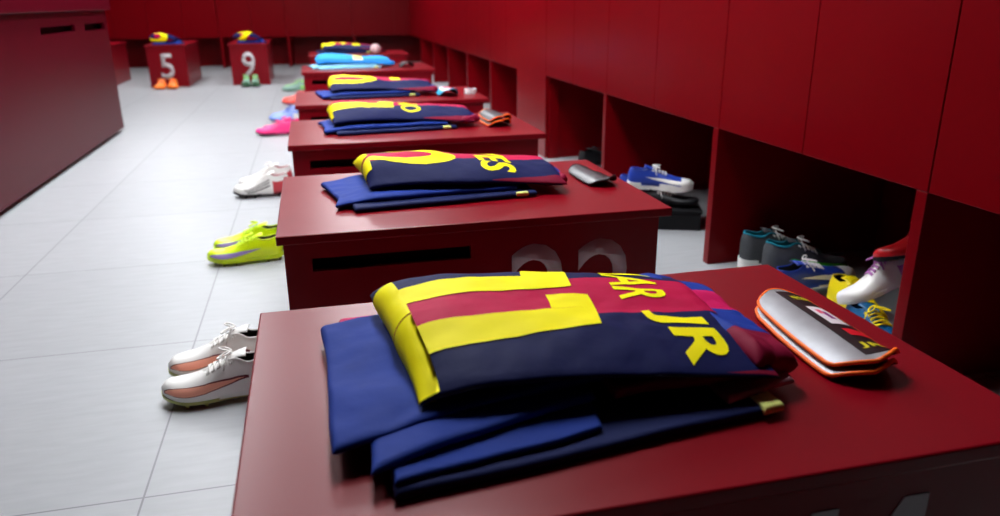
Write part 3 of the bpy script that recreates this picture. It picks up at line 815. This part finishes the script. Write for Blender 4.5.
shoe('grey trainer with teal lining, farther of the teal pair in the cubby', (1.47, 2.36, 0), (0, 0, -.28), B_GREY, B_LIME, B_TEAL, B_LACEW, 1, .30, midsole=B_WHITE, hs=1.35, ws=1.1, **TR)
shoe('grey trainer with teal lining and green logo, nearer of the teal pair', (1.49, 2.245, 0), (0, 0, -.30), B_GREY, B_LIME, B_TEAL, B_LACEW, -1, .30, midsole=B_WHITE, hs=1.35, ws=1.1, logo=(B_LIME, None), **TR)


def rot_to(d, roll=0.0):
    """toe direction d (sole normal as near to up as possible), rolled about the shoe's own length"""
    d = Vector(d).normalized(); up = Vector((0, 0, 1)) if abs(d.z) < .97 else Vector((-1, 0, 0))
    y = up.cross(d).normalized(); z = d.cross(y)
    M = Matrix((d, y, z)).transposed()
    return (M @ Matrix.Rotation(roll, 3, 'X')).to_euler()
shoe('royal blue and white boot lying behind the teal trainers', (1.45, 2.08, .0), rot_to((1, -.05, .14)), B_BLUE, B_WHITE, B_BLACK, B_LACEW, 1, .28, logo=(B_WHITE, None), toe=B_WHITE, group=GC)
shoe('yellow boot lying at the bottom of the boot pile in the cubby', (1.60, 2.00, .004), rot_to((-.12, -1, 0)), B_YEL, B_YEL, B_BLACK, B_YEL, 1, .28, group=GC)
shoe('white boot with violet heel, toe down in the boot pile', (1.69, 1.725, .175), rot_to((-.9, .2, -.42), .3), B_WHITE, B_WHITE, B_BLACK, B_VIOL, 1, .25, heel=B_VIOL, group=GC)
shoe('bright red and black boot topmost on the boot pile', (1.76, 1.66, .275), rot_to((-.75, .25, -.20), .4), B_REDS, B_BLACK, B_BLACK, B_REDS, 1, .25, group=GC)
shoe('sea blue boot low at the right of the boot pile', (1.50, 1.79, .004), rot_to((-.1, -1, 0)), B_SEA, B_BLACK, B_BLACK, B_YEL, 1, .26, heel=B_YEL, group=GC)
shoe('dark blue boot with red heel squeezed against the locker divider', (1.68, 1.565, .05), rot_to((-.5, .1, .5), .3), B_BLUE, B_WHITE, B_BLACK, B_REDS, -1, .26, heel=B_REDS, group=GC)
# black box, black trainers and blue trainers in the next cubby
t = thing('shoe_box', 'flat black shoe box on the floor under the blue and white trainers', 'box', (1.46, 3.02, 0), (0, 0, -.35))
obj('box_base', nbox(-.165, .165, -.125, .125, 0, .075, bevel=.003), B_BLACK, t)
bm = bmesh.new(); box(bm, -.17, .17, -.13, .13, .076, .088, bevel=.002); obj('lid', bm, B_BLACK, t)
T2 = dict(cat='trainer', name='trainer', group=GC)
BDK = mat('black_leather', (22, 22, 26), .5, .4)
shoe('black shoe lying on the black box, under the blue and white trainer', (1.335, 3.030, .0885), rot_to((1, -.45, 0)), BDK, BDK, BDK, B_LACEW, 1, .28, zb=.02, hs=.5, **T2)
shoe('royal blue trainer with white logo on top of the black shoes, nearer of the pair', (1.315, 3.055, .160), rot_to((1, -.50, -.02)), B_BLUE, B_WHITE, B_BLUE, B_LACEW, 1, .28, zb=.02, logo=(B_WHITE, None), toe=B_WHITE, midsole=B_WHITE, hs=.85, **T2)
shoe('royal blue trainer with white logo, farther of the pair on the black box', (1.335, 3.185, .0885), rot_to((1, -.45, .1)), B_BLUE, B_WHITE, B_BLUE, B_LACEW, -1, .28, zb=.02, logo=(B_WHITE, None), toe=B_WHITE, midsole=B_WHITE, hs=.95, **T2)
shoe('lone black shoe in the cubby beside the full height panel', (1.50, 4.22, 0), (0, 0, .25), BDK, BDK, BDK, BDK, 1, .28, zb=.016, **T2)
# little things on the benches
t = thing('tape_roll', 'small white roll of tape on the corner of the fourth bench', 'tape', (.865, 4.30, Z0), (0, 0, 0))
bm = bmesh.new(); N = 32
rg = []
for k in range(N):
    a = 2 * PI * k / N; c, sn = math.cos(a), math.sin(a)
    rg.append([bm.verts.new((c * r, sn * r, z)) for r, z in ((.034, 0), (.034, .026), (.021, .026), (.021, 0))])
for k in range(N):
    for q in range(4): bm.faces.new((rg[k][q], rg[(k + 1) % N][q], rg[(k + 1) % N][(q + 1) % 4], rg[k][(q + 1) % 4]))
bmesh.ops.recalc_face_normals(bm, faces=bm.faces[:])
obj('tape', bm, WHITE, t, smooth=True, autosmooth=40)
bm = bmesh.new(); rg = []
for k in range(N):
    a = 2 * PI * k / N; c, sn = math.cos(a), math.sin(a)
    rg.append([bm.verts.new((c * r, sn * r, z)) for r, z in ((.0208, .001), (.0208, .025), (.0185, .025), (.0185, .001))])
for k in range(N):
    for q in range(4): bm.faces.new((rg[k][q], rg[(k + 1) % N][q], rg[(k + 1) % N][(q + 1) % 4], rg[k][(q + 1) % 4]))
bmesh.ops.recalc_face_normals(bm, faces=bm.faces[:])
obj('core', bm, PINKGREY, t, smooth=True, autosmooth=40)
SOCK = mat('pale_pink_sock_cloth', (236, 196, 196), .8, .2, .08, 30, .3, 80)
t = thing('rolled_sock', 'pale pink rolled sock ball at the end of the farthest bench', 'sock', (.64, 7.99, Z0))
bm = bmesh.new(); bmesh.ops.create_uvsphere(bm, u_segments=28, v_segments=18, radius=.052)
for v in bm.verts:
    n = v.co.normalized(); r = 1 + .06 * noise.noise(n * 2.5) - .10 * math.exp(-((n.x - .35) / .07) ** 2)
    v.co = Vector((n.x * .052 * r, n.y * .050 * r, n.z * .048 * r + .0475))
obj('sock_body', bm, SOCK, t, smooth=True)
tube_pts = [(.018 + .002 * math.sin(3 * a), .047 * math.cos(a), .0475 + .045 * math.sin(a)) for a in [2 * PI * k / 28 for k in range(28)]]
obj('cuff', tube(bmesh.new(), tube_pts, .006, 8, closed=True), PINKGREY, t, smooth=True)
# ------------------------------------------------------------------ lamps
LAMP = emit('lit_diffuser', (248, 251, 255), 20)
LAMP2 = emit('brightly_lit_diffuser', (248, 251, 255), 34)
def ceiling_lamp(x, y, label, m, w=.6, l=1.2):
    t = thing('ceiling_light', label, 'ceiling light', (x, y, ZC), (0, 0, 0), 'ceiling lights')
    bm = bmesh.new()
    for a in ((-w / 2 - .03, -w / 2, -l / 2 - .03, l / 2 + .03), (w / 2, w / 2 + .03, -l / 2 - .03, l / 2 + .03), (-w / 2, w / 2, -l / 2 - .03, -l / 2), (-w / 2, w / 2, l / 2, l / 2 + .03)):
        box(bm, a[0], a[1], a[2], a[3], -.05, -.001)
    obj('frame', bm, LAMPFRAME, t)
    obj('diffuser', nbox(-w / 2, w / 2, -l / 2, l / 2, -.035, -.02), m, t)
for x, y in ((-.95, 3.75), (-.95, 5.3), (-.95, 6.85)):
    ceiling_lamp(x, y, 'lit rectangular ceiling light over the aisle', LAMP)
for x, y in ((.30, 2.42), (.35, 5.4), (.35, 9.0), (-1.9, 10.3)):
    ceiling_lamp(x, y, 'bright rectangular ceiling light over the benches', LAMP2)

w = bpy.data.worlds.new('World'); SC.world = w; w.use_nodes = True
w.node_tree.nodes['Background'].inputs[0].default_value = (0, 0, 0, 1)

# ------------------------------------------------------------------ camera
F, PITCH, YAW, ROLL = 756.77, 0.3278951733008737, 0.23507106543227493, -0.008521832249869158
cam = bpy.data.cameras.new('camera'); cam.sensor_width = 36; cam.lens = F * 36 / 1000
co = bpy.data.objects.new('camera', cam); COL.objects.link(co)
fwd = Vector((math.sin(YAW) * math.cos(PITCH), math.cos(YAW) * math.cos(PITCH), -math.sin(PITCH)))
right = Vector((math.cos(YAW), -math.sin(YAW), 0)); up = right.cross(fwd)
r2 = math.cos(ROLL) * right + math.sin(ROLL) * up; u2 = -math.sin(ROLL) * right + math.cos(ROLL) * up
M = Matrix((r2, u2, -fwd)).transposed().to_4x4(); M.translation = Vector((0, 0, .95))
co.matrix_world = M
cam.clip_start = .02
cam.dof.use_dof = True; cam.dof.focus_distance = 1.45; cam.dof.aperture_fstop = 3.5
SC.camera = co
SC.view_settings.view_transform = 'Standard'
SC.view_settings.look = 'None'
SC.view_settings.gamma = 1
SC.view_settings.use_curve_mapping = False
SC.view_settings.exposure = 0.04
